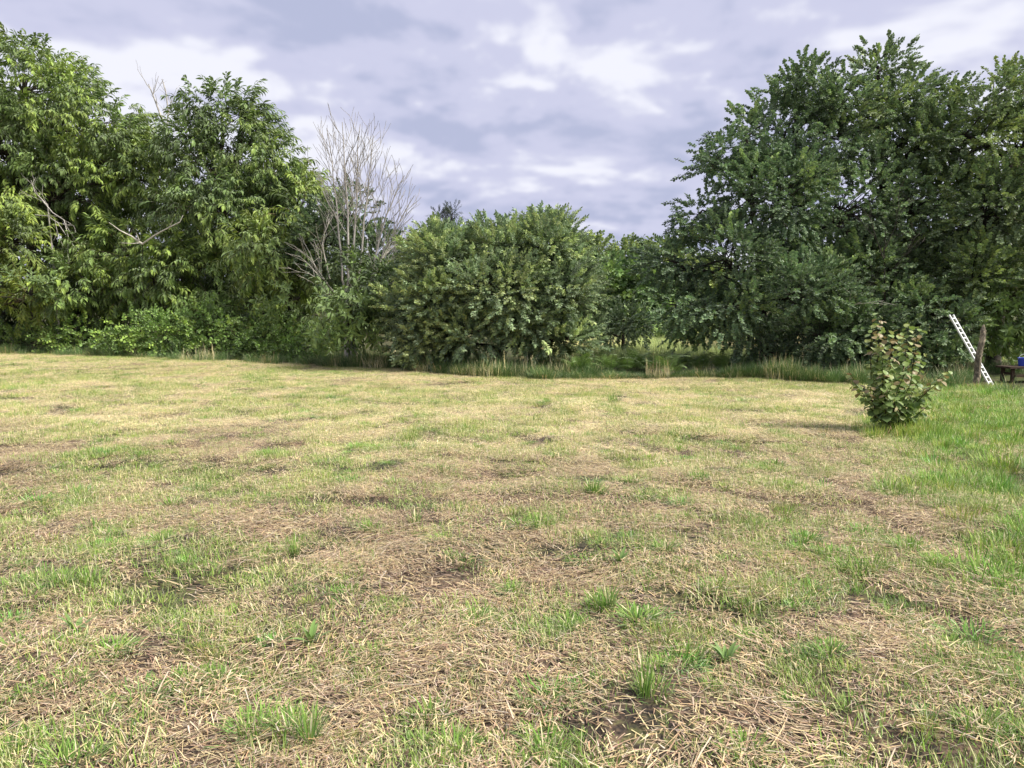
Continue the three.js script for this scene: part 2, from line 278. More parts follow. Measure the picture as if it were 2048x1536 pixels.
const BR = { L: 0.42, hang: 0.3, n: 14, from: 0.1, angle: 1.0, down: 0.05, whorl: 1, roll: 0.7, len: 0.085, wid: 0.72, droop: 0.3, fold: 0.2, prof: [0.9, 0.9], cs: [[0.12, 0.22, 0.045], [0.15, 0.26, 0.06], [0.095, 0.175, 0.04]], tr: 0.004 };
const FA = { ...AL, L: 0.7, n: 16, len: 0.2, wid: 0.7, cs: [[0.12, 0.17, 0.055], [0.145, 0.20, 0.065], [0.095, 0.14, 0.048]], tr: 0.01 };
const PI = { L: 0.9, hang: 0.1, n: 22, from: 0.05, angle: 0.7, down: 0.0, whorl: 1, roll: 0.6, len: 0.3, wid: 0.2, droop: 0.2, fold: 0.1, prof: [1], cs: [[0.03, 0.055, 0.03], [0.04, 0.07, 0.035]], tr: 0.02 };
const SPRAYS = Object.fromEntries(Object.entries({ chestnut: CH, willow: WI, alder: AL, bramble: BR, far: FA, pine: PI }).map(([k, o]) => [k, [1, 2, 3].map((s) => spray(s * 31 + k.length, o))]));
const chestnutLeaves = [0, 1, 2].map((k) => { const m = new Mesher(), r = rng(900 + k), c = jig(r, CH.cs[k], 0.2); m.leaf(V(), V(1, 0, 0), V(0, 1, 0), 0.205, 0.06, 1.0, 0.35, c, CH.prof); return m.build(); });

const eye = V(0, EYE, 0);
function basis(dir, up) { const x = dir.clone().normalize(), z = V().crossVectors(x, up).normalize(), y = V().crossVectors(z, x); return new THREE.Matrix4().makeBasis(x, y, z); }
let seeds = 5000;
// lobes: [px, py, depth, half width px, half height px, half depth m]
function leafTree(name, label, category, o) {
  const r = rng(o.seed ?? ++seeds), t = thing(name, label, category, o.group);
  const base = o.base.length === 2 ? onGround(...o.base) : (() => { const p = at(o.base[0], 700, o.base[2]); p.y = height(p.x, p.z); return p; })();
  const lobes = o.lobes.map(([px, py, d, rx, ry, rz]) => ({ c: at(px, py, d), r: V(...[rx * d / FPX, ry * d / FPX, rz].map((q) => Math.max(q * 0.55, q - (o.pad ?? 0.42)))) }));
  const top = lobes.reduce((a, b) => (b.c.y > a.c.y ? b : a)), low = Math.min(...lobes.map((l) => l.c.y));
  t.position.set(base.x, base.y - 0.05, base.z); const loc = (p) => p.clone().sub(t.position);
  // wood
  const fork = base.clone().lerp(top.c, 0.32); fork.x = lerp(base.x, top.c.x, 0.25); fork.z = lerp(base.z, top.c.z, 0.5);
  const tr = o.trunk ?? 0.14, stem = [...curve(V(base.x, base.y - 0.1, base.z), fork, 0, r, 5, 0.06)];
  const up = curve(fork, top.c.clone().add(V(0, top.r.y * 0.4, 0)), 0, r, 5, 0.08).slice(1), w = new Mesher();
  const all = [...stem, ...up]; w.tube(all.map(loc), all.map((_, k) => tr * (k === 0 ? 1.25 : 1) * lerp(1, 0.2, k / (all.length - 1))), 8);
  part('trunk', w.build(false), o.bark ?? M.chestnutBark, t);
  const twigs = new Mesher(), items = [];
  for (const L of lobes) {
    const s = all.reduce((a, p) => (p.y < L.c.y - 0.2 && p.y > a.y && p.distanceTo(L.c) < 6 ? p : a), all[3] ?? all[0]), limb = new Mesher(), path = curve(s, L.c, 0.06, r, 5, 0.16);
    limb.tube(path.map(loc), taper(tr * 0.5, tr * 0.14, 6), 6); part('limb', limb.build(false), o.bark ?? M.chestnutBark, t);
    const surf = (L.r.x * L.r.y + L.r.x * L.r.z + L.r.y * L.r.z) / 3 * 4 * Math.PI, n = Math.max(6, Math.round(surf * (o.clumps ?? 1.25)));
    for (let k = 0; k < n; k++) {
      const u = r() * 2 - 1, f = r() * 6.28, q = Math.sqrt(1 - u * u), dir = V(q * Math.cos(f), u, q * Math.sin(f)), rad = 0.55 + (0.45 + 0.16 * r()) * Math.pow(r(), 0.5);
      if (dir.z < -0.4 && r() < 0.3) continue;
      const cc = L.c.clone().add(dir.clone().multiply(L.r).multiplyScalar(rad)), ground = height(cc.x, cc.z); if (cc.y < ground + (o.clear ?? 0.25)) continue;
      if (r() < 0.8 && lobes.some((q) => q !== L && V().subVectors(cc, q.c).divide(q.r).length() < 0.62)) continue;
      twigs.tube(curve(path[3 + Math.floor(r() * 3)], cc, 0.05, r, 3, 0.15).map(loc), taper(tr * 0.1 + 0.006, 0.004, 4), 4);
      const young = r() < (o.young ?? 0.25), tone = 0.68 + 0.6 * r(), cr = (o.clumpR ?? 0.42) * (0.7 + 0.6 * r()), ns = Math.round((o.sprays ?? 13) * (0.7 + 0.6 * r()));
      for (let j = 0; j < ns; j++) {
        const a = V(r() - 0.5, (r() - 0.5) * 0.75, r() - 0.5).multiplyScalar(2 * cr), p = cc.clone().add(a); if (p.y < ground + 0.1) continue;
        const out = dir.clone().multiply(V(1 / L.r.x, 1 / L.r.y, 1 / L.r.z)).normalize().multiplyScalar(0.8).add(a.clone().normalize().multiplyScalar(0.7)).add(V((r() - 0.5) * 0.7, (o.lift ?? 0.1) + (r() - 0.5) * 0.5, (r() - 0.5) * 0.7)).normalize();
        const m = basis(out, V((r() - 0.5) * 0.5, 1, (r() - 0.5) * 0.5)), s = (0.75 + 0.5 * r()) * (o.size ?? 1), ti = tone * (0.85 + 0.3 * r()), tn = o.tint ?? [1, 1, 1];
        m.scale(V(s, s, s)); m.setPosition(loc(p)); items.push({ m, p, c: young ? [ti * 1.6 * tn[0], ti * 1.45 * tn[1], ti * 1.15 * tn[2]] : [ti * tn[0], ti * tn[1], ti * tn[2]] });
      }
    }
  }
  if (twigs.tris) part('twigs', twigs.build(false), o.bark ?? M.chestnutBark, t, 'stuff');
  if (o.leaves) { // the leaves that show largest are single pieces
    items.sort((a, b) => a.p.distanceTo(eye) - b.p.distanceTo(eye));
    const near = items.splice(0, Math.round(o.leaves / 10)), e = new THREE.Matrix4();
    near.forEach((it, q) => { for (let k = 0; k < 10; k++) { const side = k % 2 ? 1 : -1, f = 0.5 + 0.09 * k; const lm = part('leaf', chestnutLeaves[(k + q) % 3], M.leaf, t); e.makeRotationX(k * 2.4 + q).multiply(new THREE.Matrix4().makeRotationZ(-(1.15 - 0.08 * k))); e.setPosition(0.5 * (0.2 + 0.075 * k), -0.1 * f * f, 0.01 * side); lm.applyMatrix4(it.m.clone().multiply(e)); } });
  }
  const crown = new THREE.Group(); crown.name = 'crown'; crown.userData.kind = 'stuff'; t.add(crown);
  const geos = SPRAYS[o.spray];
  geos.forEach((g, k) => { const mine = items.filter((_, i) => i % geos.length === k); if (!mine.length) return; const im = new THREE.InstancedMesh(g, o.mat ?? M.leaf, mine.length); im.name = 'foliage'; im.userData.kind = 'stuff'; im.castShadow = im.receiveShadow = true; mine.forEach((it, i) => { im.setMatrixAt(i, it.m); im.setColorAt(i, new THREE.Color().setRGB(...it.c)); }); crown.add(im); });
  return t;
}

// ------------------------------------------------------------------ left: sweet chestnuts
const cg = { lift: -0.12, pad: 0.34, spray: 'chestnut', bark: M.chestnutBark };
leafTree('chestnut_tree', 'tall broad chestnut with domed crown, highest of the left wood', 'tree', { ...cg, base: [70, 0, 28], trunk: 0.24, young: 0.4, tint: [1.18, 1.15, 1], lobes: [[50, 185, 28, 115, 90, 2.6], [160, 250, 27.5, 115, 100, 2.6], [10, 300, 27, 110, 130, 2.6], [130, 380, 27, 150, 100, 2.3], [240, 320, 27, 72, 85, 1.8], [310, 360, 27, 70, 75, 1.6], [-120, 260, 28, 130, 170, 2.6]] });
leafTree('chestnut_tree', 'slender chestnut with open pointed crown beside the forked bare top', 'tree', { ...cg, base: [440, 0, 26.5], trunk: 0.17, young: 0.3, clumps: 1.35, lobes: [[445, 232, 26.5, 75, 58, 1.6], [490, 295, 26.5, 75, 80, 1.8], [405, 330, 26, 70, 85, 1.8], [550, 350, 25.8, 66, 70, 1.5], [590, 420, 25.5, 72, 70, 1.6], [450, 430, 25.5, 140, 95, 2.1]] });
leafTree('chestnut_tree', 'yellow green chestnut boughs hanging low at the edge of the wood', 'tree', { ...cg, base: [-40, 0, 24.5], trunk: 0.16, young: 0.8, tint: [1.3, 1.2, 1], leaves: 240, lobes: [[-10, 400, 24.5, 70, 55, 1.3], [25, 500, 24, 75, 65, 1.3], [45, 600, 23.6, 85, 48, 1.3], [-60, 560, 24, 70, 100, 1.4]] });
leafTree('chestnut_tree', 'bushy chestnut regrowth behind the bramble bank with a pale dead fork', 'tree', { ...cg, base: [290, 0, 24], trunk: 0.13, young: 0.4, tint: [1.2, 1.18, 1], leaves: 240, lobes: [[245, 510, 25.4, 105, 70, 1.6], [330, 565, 24.8, 125, 75, 1.6], [170, 580, 24.8, 80, 70, 1.4], [440, 540, 25.2, 110, 85, 1.7], [410, 630, 24.4, 80, 45, 1.1]] });
leafTree('chestnut_tree', 'chestnut with drooping yellowish catkin boughs next to the dead tree', 'tree', { ...cg, base: [570, 0, 23], trunk: 0.14, young: 0.6, tint: [1.14, 1.08, 0.95], leaves: 240, lobes: [[600, 430, 23.8, 62, 75, 1.4], [550, 510, 23.4, 90, 75, 1.5], [600, 595, 22.8, 85, 60, 1.4], [520, 620, 23.2, 70, 55, 1.2]] });
leafTree('chestnut_bush', 'low dark green chestnut bush under the dead grey tree', 'bush', { ...cg, base: [700, 0, 20.8], trunk: 0.09, young: 0.15, leaves: 240, lobes: [[700, 575, 20.8, 95, 45, 1.3], [690, 630, 20.2, 90, 42, 1.3], [770, 600, 20.6, 50, 60, 1.2]] });
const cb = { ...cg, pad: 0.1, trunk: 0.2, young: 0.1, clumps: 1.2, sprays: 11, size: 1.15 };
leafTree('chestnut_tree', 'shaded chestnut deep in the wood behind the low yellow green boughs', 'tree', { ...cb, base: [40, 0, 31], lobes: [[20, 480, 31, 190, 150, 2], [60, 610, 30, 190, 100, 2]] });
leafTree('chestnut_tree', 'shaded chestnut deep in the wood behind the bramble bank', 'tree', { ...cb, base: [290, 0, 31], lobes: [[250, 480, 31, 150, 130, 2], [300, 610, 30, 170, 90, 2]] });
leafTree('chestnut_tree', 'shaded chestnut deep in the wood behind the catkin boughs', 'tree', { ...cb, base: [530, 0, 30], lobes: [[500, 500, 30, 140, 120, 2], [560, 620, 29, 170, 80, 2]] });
leafTree('ivy_clad_tree', 'dark ivy clad stem rising behind the dead grey tree', 'tree', { spray: 'alder', bark: M.darkBark, base: [705, 0, 23], trunk: 0.12, young: 0.05, pad: 0.12, clumps: 2.6, clear: 0.6, lobes: [[700, 430, 23, 45, 50, 0.9], [690, 500, 23, 70, 55, 1.1], [755, 520, 23, 60, 50, 1.1], [640, 480, 23.5, 55, 60, 1.1]] });

// ------------------------------------------------------------------ bramble bank
const bg = { spray: 'bramble', bark: M.darkBark, pad: 0.2, trunk: 0.025, clear: 0.02, clumps: 4.5, sprays: 8, clumpR: 0.28, young: 0.3, tint: [1.4, 1.32, 1.1], group: 'brambles along the left edge of the field' };
for (const [px, by, w, h, where] of [[60, 705, 95, 26, 'low bramble bush under the hanging yellow green chestnut boughs'], [165, 709, 80, 40, 'bramble bush between the low yellow boughs and the dead fork'], [255, 713, 85, 52, 'bramble bush right below the pale dead forked sapling'], [345, 716, 80, 50, 'bramble bush next to the one below the dead fork'], [430, 719, 85, 62, 'tallest bramble mound, under the slender open crowned chestnut'], [515, 722, 80, 58, 'bramble bush between the tallest mound and the catkin chestnut'], [600, 726, 75, 42, 'low bramble bush under the drooping catkin boughs']]) { const b = onGround(px, by), d = -b.z + 0.75; leafTree('bramble_bush', where, 'bramble', { ...bg, base: [px, 0, d], lobes: [[px, by - h * 0.75, d, w, h, 0.8], [px + 25, by - h * 0.3, d - 0.25, w * 0.8, h * 0.5, 0.6]] }); }

// ------------------------------------------------------------------ middle: willow bush and what lies behind
leafTree('willow_bush', 'big rounded grey green willow bush with upright shoots', 'bush', { spray: 'willow', mat: M.matte, bark: M.greyBark, base: [985, 0, 20], trunk: 0.13, tint: [1.15, 1.12, 1.15], young: 0.4, clumps: 8, sprays: 12, clumpR: 0.34, lift: 0.15, clear: 0.12, pad: 0.26, lobes: [[885, 525, 20, 80, 75, 1.6], [1000, 515, 20.4, 110, 75, 1.8], [1090, 510, 20.4, 80, 80, 1.8], [1135, 580, 20, 58, 80, 1.5], [1110, 600, 19.6, 85, 80, 1.6], [1000, 580, 19.2, 115, 75, 1.6], [880, 600, 19.6, 75, 70, 1.4], [1120, 680, 19, 80, 50, 1.1], [850, 685, 19.4, 70, 48, 1.1], [930, 665, 19, 70, 50, 1], [1050, 645, 18.9, 70, 55, 1], [820, 620, 19.6, 55, 60, 1.2]] });
const fg = { pad: 0.8, spray: 'far', mat: M.matte, bark: M.greyBark, trunk: 0.2, clumps: 1.5, clumpR: 0.7, sprays: 12, size: 1.15, young: 0.35, clear: 0.5 };
leafTree('broadleaf_tree', 'dark low spreading tree seen in the gap beside the willow bush', 'tree', { spray: 'alder', bark: M.darkBark, base: [1245, 0, 26], trunk: 0.11, pad: 0.2, clumps: 3, sprays: 12, young: 0.1, clear: 0.4, lobes: [[1248, 645, 26, 60, 34, 1.3], [1215, 665, 25.5, 42, 26, 1]] });
leafTree('broadleaf_tree', 'olive green rounded tree in the gap behind the dark low tree', 'tree', { ...fg, base: [1250, 0, 40], tint: [1.3, 1.5, 1.4], lobes: [[1250, 560, 40, 75, 60, 2.2], [1310, 590, 39, 70, 70, 2], [1195, 600, 40, 65, 70, 2], [1340, 640, 38, 60, 40, 1.8]] });
leafTree('field_shrub', 'pale olive shrub standing in the far field behind the bracken', 'shrub', { ...fg, base: [1420, 0, 34], trunk: 0.06, clear: 0.1, tint: [1.25, 1.2, 1.1], lobes: [[1410, 672, 34, 45, 22, 1.2], [1470, 668, 34.5, 50, 30, 1.2]] });
[[1180, 520, 52, 50, 36, 'leafy tree half hidden by the willow bush, at its far right flank'], [1255, 522, 58, 48, 38, 'distant rounded tree whose top closes the gap in the hedge'], [1330, 530, 55, 55, 42, 'distant tree meeting the dark hedge tree at the gap'], [840, 560, 48, 60, 50, 'distant tree showing between the dead tree and the willow bush'], [1400, 560, 60, 60, 50, 'distant tree glimpsed through the dark hedge tree'], [760, 570, 50, 60, 50, 'distant tree glimpsed behind the dead grey tree']].forEach(([px, py, d, rx, ry, label]) => leafTree('broadleaf_tree', label, 'tree', { ...fg, base: [px, 0, d], tint: [1.5, 1.45, 1.3], group: 'trees beyond the far field', lobes: [[px, py, d, rx, ry, 2.4], [px - 15, py + 45, d - 0.5, rx * 1.1, ry * 1.1, 2.2], [px + 10, py + 90, d - 0.5, rx, ry, 2]] }));
{ const rr = rng(808); for (let k = 0; k < 16; k++) { const px = 480 + k * 105 + 50 * rr(), d = 72 + 18 * rr(), h = 56 + 26 * rr(), rx = 62 + 25 * rr(); if (px > 1120 && px < 1380) continue; leafTree('broadleaf_tree', px < 800 ? 'far wood tree behind the chestnuts and the dead tree' : px < 1130 ? 'far wood tree hidden behind the willow bush' : 'far wood tree behind the dark hedge trees', 'tree', { ...fg, clumps: 0.5, base: [px, 0, d], group: 'trees of the far wood behind the hedge', lobes: [[px, 590 - h * 0.5, d, rx, h * 0.75, 3], [px, 625 - h * 0.2, d - 1, rx * 1.1, h * 0.7, 3]] }); } }
leafTree('pine_tree', 'far dark conifer top poking above the willow bush', 'tree', { spray: 'pine', bark: M.darkBark, base: [893, 0, 95], trunk: 0.25, clumps: 0.6, clumpR: 0.8, sprays: 9, young: 0, lift: 0.3, lobes: [[880, 432, 95, 10, 12, 0.8], [905, 428, 95, 11, 12, 0.8], [893, 452, 95, 26, 18, 1.6], [890, 490, 95, 36, 30, 2.4]] });

// ------------------------------------------------------------------ right: dark hedge trees
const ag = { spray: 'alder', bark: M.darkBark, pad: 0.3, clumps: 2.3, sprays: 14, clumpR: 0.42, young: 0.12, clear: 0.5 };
leafTree('hedge_tree', 'dark spreading hedge tree whose low boughs reach over the gap', 'tree', { ...ag, base: [1532, 738], trunk: 0.15, tint: [1.2, 1.24, 1.25], lobes: [[1425, 330, 20, 50, 55, 1.3], [1405, 420, 20, 55, 60, 1.3], [1350, 525, 19.5, 65, 58, 1.4], [1350, 610, 19, 60, 55, 1.3], [1450, 520, 19.5, 100, 90, 1.8], [1460, 615, 18.8, 100, 65, 1.6], [1490, 280, 20.5, 70, 70, 1.5], [1560, 400, 20, 105, 110, 1.9], [1500, 400, 20, 80, 90, 1.6], [1590, 590, 18.6, 110, 80, 1.6], [1400, 640, 18.9, 60, 36, 1.1], [1480, 670, 18.7, 45, 28, 0.9]] });
leafTree('hedge_tree', 'dark hedge tree with a square shouldered top and small leaves', 'tree', { ...ag, base: [1640, 0, 21], trunk: 0.17, tint: [1.25, 1.25, 1.2], lobes: [[1590, 180, 21.5, 50, 48, 1.3], [1560, 260, 21.5, 75, 75, 1.6], [1645, 270, 21, 80, 105, 1.8], [1660, 205, 21.3, 55, 55, 1.4], [1700, 420, 20.6, 110, 115, 2], [1700, 560, 20.2, 110, 100, 1.9]] });
leafTree('hedge_tree', 'tallest hedge tree, its grey green pointed crown above the others', 'tree', { ...ag, base: [1790, 0, 21.6], trunk: 0.2, young: 0.25, tint: [1.5, 1.42, 1.35], lobes: [[1755, 145, 22, 50, 50, 1.4], [1800, 205, 22, 65, 75, 1.7], [1735, 235, 21.6, 65, 75, 1.7], [1820, 300, 21.6, 95, 85, 1.9], [1875, 245, 21.6, 60, 70, 1.5], [1830, 420, 21.2, 105, 100, 2], [1800, 560, 20.8, 100, 95, 1.9]] });
leafTree('hedge_tree', 'rounded grey green hedge tree above the leaning ladder', 'tree', { ...ag, base: [1985, 0, 20.6], trunk: 0.2, young: 0.3, tint: [1.45, 1.36, 1.15], lobes: [[1985, 195, 20.6, 62, 62, 1.6], [2070, 190, 20.6, 60, 75, 1.6], [1930, 270, 20.2, 65, 80, 1.7], [2020, 300, 20.2, 100, 100, 1.9], [1950, 430, 19.8, 105, 105, 2], [2070, 440, 19.8, 80, 110, 2], [1930, 560, 19.4, 95, 85, 1.7]] });
leafTree('chestnut_tree', 'bright leaved chestnut bough above the low bench', 'tree', { ...cg, base: [2110, 0, 20], trunk: 0.12, young: 0.5, leaves: 200, lobes: [[2025, 590, 18.8, 55, 50, 1.1], [2080, 520, 18.8, 60, 70, 1.2], [2020, 650, 18.6, 50, 26, 0.8]] });
const sg = { ...ag, tint: [1.2, 1.22, 1.15], pad: 0.2, trunk: 0.05, clear: 0.08, clumps: 3.2, clumpR: 0.3 };
leafTree('hedge_shrub', 'shaded shrub just behind the bare trunk at the gap', 'shrub', { ...sg, base: [1560, 0, 22], lobes: [[1570, 680, 22, 60, 45, 1.1], [1500, 695, 22.5, 35, 26, 0.9]] });
leafTree('hedge_shrub', 'dark rounded shrub at the foot of the hedge trees', 'shrub', { ...sg, base: [1650, 0, 18.3], lobes: [[1640, 670, 18.2, 85, 55, 1.1], [1700, 650, 18.4, 70, 65, 1.1]] });
leafTree('hedge_shrub', 'dark shrub behind the reddish hazel sapling', 'shrub', { ...sg, base: [1775, 0, 18.4], lobes: [[1770, 690, 18.2, 80, 48, 1.1], [1800, 620, 18.6, 70, 60, 1.2]] });
leafTree('hedge_shrub', 'green shrub growing just beside the wooden post', 'shrub', { ...sg, base: [1880, 0, 18.3], young: 0.3, lobes: [[1875, 655, 18.6, 60, 60, 1.1], [1880, 715, 18, 55, 30, 0.9]] });
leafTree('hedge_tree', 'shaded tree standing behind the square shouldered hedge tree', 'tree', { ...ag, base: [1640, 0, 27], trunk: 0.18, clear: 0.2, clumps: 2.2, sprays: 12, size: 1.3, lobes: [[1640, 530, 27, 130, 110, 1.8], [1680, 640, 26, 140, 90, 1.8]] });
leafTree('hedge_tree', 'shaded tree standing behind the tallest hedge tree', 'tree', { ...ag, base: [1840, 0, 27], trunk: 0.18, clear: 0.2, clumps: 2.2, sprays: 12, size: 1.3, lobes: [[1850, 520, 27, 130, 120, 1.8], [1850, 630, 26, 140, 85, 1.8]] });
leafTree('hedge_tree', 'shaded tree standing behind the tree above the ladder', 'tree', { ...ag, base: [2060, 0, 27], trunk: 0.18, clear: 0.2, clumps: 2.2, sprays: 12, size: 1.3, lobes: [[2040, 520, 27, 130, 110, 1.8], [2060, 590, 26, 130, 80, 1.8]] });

// ------------------------------------------------------------------ dead wood
function deadBranch(m, p, d, len, r0, level, r, opt) {
  const n = Math.max(3, Math.round(len / 0.22)), pts = [p.clone()], dir = d.clone().normalize(); let q = p.clone();
  for (let k = 0; k < n; k++) { dir.add(V((r() - 0.5) * 0.42, opt.rise / n + (r() - 0.5) * 0.26, (r() - 0.5) * 0.42)).normalize(); q = q.clone().addScaledVector(dir, len / n); pts.push(q); }
  m.tube(pts, taper(r0, Math.max(0.0045, r0 * 0.35), n + 1), level > 1 ? 4 : 6);
  if (level >= opt.levels) return;
  const kids = Math.round(len * opt.density * (level ? 1 : 0.9));
  for (let k = 0; k < kids; k++) {
    const t = 0.25 + 0.75 * (k + r()) / kids, i = Math.min(n - 1, Math.floor(t * n)), a = V().subVectors(pts[i + 1], pts[i]).normalize(), side = V(r() - 0.5, (r() - 0.5) * 0.4, r() - 0.5).normalize(), dd = a.clone().multiplyScalar(1).addScaledVector(side, opt.angle * (0.7 + 0.6 * r()));
    deadBranch(m, pts[i].clone().lerp(pts[i + 1], t * n - i), dd, len * (0.62 - 0.42 * t) * (0.6 + 0.6 * r()) + 0.18, Math.max(0.0055, r0 * lerp(0.55, 0.3, t)), level + 1, r, opt);
  }
}
{
  const t = thing('dead_tree', 'leafless grey dead tree with several upright stems', 'tree'), base = (() => { const p = at(700, 700, 20.9); p.y = height(p.x, p.z); return p; })(), r = rng(4242), D = 20.9;
  t.position.copy(base); const loc = (p) => p.clone().sub(base), stool = at(695, 590, D), w = new Mesher();
  w.tube([V(0, -0.1, 0), V(0.02, 0.7, 0), loc(stool)], [0.2, 0.16, 0.13], 8); part('trunk', w.build(false), M.deadWood, t);
  for (const [bx, by, mx, my, tx, ty, rad, sp] of [[684, 560, 678, 425, 654.208, 256, 0.031875, 0.3], [696, 555, 696, 405, 685.03, 244, 0.03825, -0.2], [706, 555, 712, 395, 719.706, 248, 0.0350625, 0.2], [718, 560, 732, 415, 745.712, 271, 0.0350625, -0.3], [742, 560, 758, 445, 808.32, 351, 0.0350625, 0], [744, 565, 766, 495, 829.51, 391, 0.0255, -0.3], [744, 570, 770, 535, 822.768, 466, 0.019125, 0.3]]) {
    const m = new Mesher(), a = loc(at(bx, by, D)), mid = loc(at(mx, my, D + sp * 0.5)), b = loc(at(tx, ty, D + sp)), pts = [];
    for (let k = 0; k <= 10; k++) { const f = k / 10, q = 1 - f; pts.push(a.clone().multiplyScalar(q * q).addScaledVector(mid, 2 * f * q).addScaledVector(b, f * f).add(V((r() - 0.5) * 0.05, 0, (r() - 0.5) * 0.05))); }
    m.tube([loc(stool), ...pts], [rad * 1.1, ...taper(rad, 0.009, 11)], 7);
    const L = a.distanceTo(b);
    for (let k = 0; k < 13; k++) { const f = 0.28 + 0.05 * k, i = Math.floor(f * 10), p = pts[i].clone().lerp(pts[i + 1], f * 10 - i), t2 = V().subVectors(pts[i + 1], pts[i]).normalize(), sd = k % 2 ? 1 : -1; deadBranch(m, p, t2.addScaledVector(V(sd * (0.5 + 0.5 * r()), 0, (r() - 0.5) * 1.2), 0.6), L * (0.42 - 0.32 * f) * (0.6 + 0.6 * r()) + 0.22, Math.max(0.008, rad * 0.4 * (1 - f)), 1, r, { levels: 2, density: 4.5, angle: 0.5, rise: 0.35 }); }
    part('stem', m.build(false), M.deadWood, t);
  }
  for (const [x0, y0, x1, y1, rad, z] of [[680, 600, 595, 510, 0.022, 0.5], [680, 610, 600, 545, 0.016, 0.6], [730, 580, 800, 510, 0.022, 0.4], [740, 590, 815, 530, 0.02, 0.5], [735, 600, 800, 555, 0.018, 0.5], [660, 560, 640, 440, 0.02, 0.4]]) {
    const m = new Mesher(), a = loc(at(x0, y0, D - 0.1)), b = loc(at(x1, y1, D - z)); deadBranch(m, a, V().subVectors(b, a), a.distanceTo(b) * 1.05, rad, 0, r, { levels: 2, density: 3.6, angle: 0.7, rise: 0.02 });
    part('bough', m.build(false), M.paleDead, t);
  }
}
function deadThing(name, label, cat, baseAt, limbs, mat, opt, trunkMat = mat) {
  const t = thing(name, label, cat), r = rng(++seeds), base = at(baseAt[0], 700, baseAt[1]); base.y = height(base.x, base.z); t.position.copy(base); const loc = (p) => p.clone().sub(base);
  limbs.forEach((pts, k) => { const m = new Mesher(), w = pts.at(-1), P = pts.slice(0, -1).map(([x, y, d]) => loc(at(x, y, d))); if (!k) P.unshift(V(0, -0.1, 0)); m.tube(P, taper(w, Math.max(0.008, w * 0.4), P.length), 6); if (opt && k) for (let j = 0; j < opt; j++) { const i = Math.floor(r() * (P.length - 1)); deadBranch(m, P[i].clone().lerp(P[i + 1], r()), V().subVectors(P[i + 1], P[i]).normalize().add(V((r() - 0.5) * 1.2, (r() - 0.5) * 0.8, (r() - 0.5))), 0.3 + 0.5 * r(), w * 0.4, 1, r, { levels: 2, density: 3, angle: 0.6, rise: 0 }); } part(k ? 'limb' : 'trunk', m.build(false), k ? mat : trunkMat, t); });
}
deadThing('dead_tree', 'bare forked grey treetop sticking up between two chestnuts', 'tree', [335, 28.6], [[[335, 420, 28.6], [333, 260, 28.6], 0.07], [[333, 260, 28.6], [318, 222, 28.6], [306, 190, 28.6], [297, 168, 28.6], 0.04], [[306, 190, 28.6], [317, 152, 28.6], 0.018], [[333, 260, 28.6], [337, 225, 28.6], [331, 180, 28.6], [324, 158, 28.6], 0.035], [[337, 225, 28.6], [346, 192, 28.6], 0.025]], M.deadWood, 2);
deadThing('dead_sapling', 'pale dead forked sapling standing out against the chestnut leaves', 'tree', [290, 25.2], [[[288, 575, 24.6], [285, 488, 23.2], 0.035], [[285, 488, 23.2], [262, 472, 23], [240, 461, 23], [218, 445, 22.9], 0.03], [[283, 485, 23.2], [268, 487, 23], [243, 486, 22.9], 0.018], [[278, 480, 23.1], [272, 465, 23], 0.02], [[285, 488, 23.2], [310, 470, 23.1], [338, 455, 23], [360, 444, 22.9], [366, 430, 22.9], 0.028], [[338, 455, 23], [346, 440, 22.9], 0.015]], M.paleDead, 0, M.darkBark);
deadThing('dead_tree', 'dead drooping grey twigs in the dark hollow under the domed chestnut', 'tree', [120, 25], [[[110, 560, 25], [95, 410, 24.4], 0.05], [[80, 395, 24.4], [105, 425, 24.2], [128, 440, 24.1], [137, 475, 24], 0.02], [[70, 430, 24.3], [95, 432, 24.2], [115, 445, 24.1], [132, 470, 24], 0.02], [[95, 410, 24.4], [70, 385, 24.3], [62, 360, 24.3], 0.02]], M.deadWood, 4);
deadThing('dead_sapling', 'thin dead twiggy sapling tangled in front of the hedge trees', 'tree', [1772, 19.4], [[[1770, 600, 18.9], [1768, 500, 18.7], 0.03], [[1768, 520, 18.7], [1750, 470, 18.5], [1738, 430, 18.4], 0.014], [[1770, 560, 18.8], [1800, 520, 18.5], [1822, 500, 18.4], 0.014], [[1770, 590, 18.8], [1735, 560, 18.4], [1700, 555, 18.3], 0.012], [[1768, 500, 18.7], [1790, 455, 18.6], [1795, 420, 18.6], 0.012]], M.greyBark, 7);
deadThing('dead_sapling', 'bare pale branch poking out of the dark hedge shrub', 'tree', [1690, 18.8], [[[1690, 660, 18.2], [1694, 625, 17.6], 0.02], [[1694, 625, 17.6], [1704, 612, 17.3], [1722, 604, 17.1], 0.016]], M.paleDead, 2);

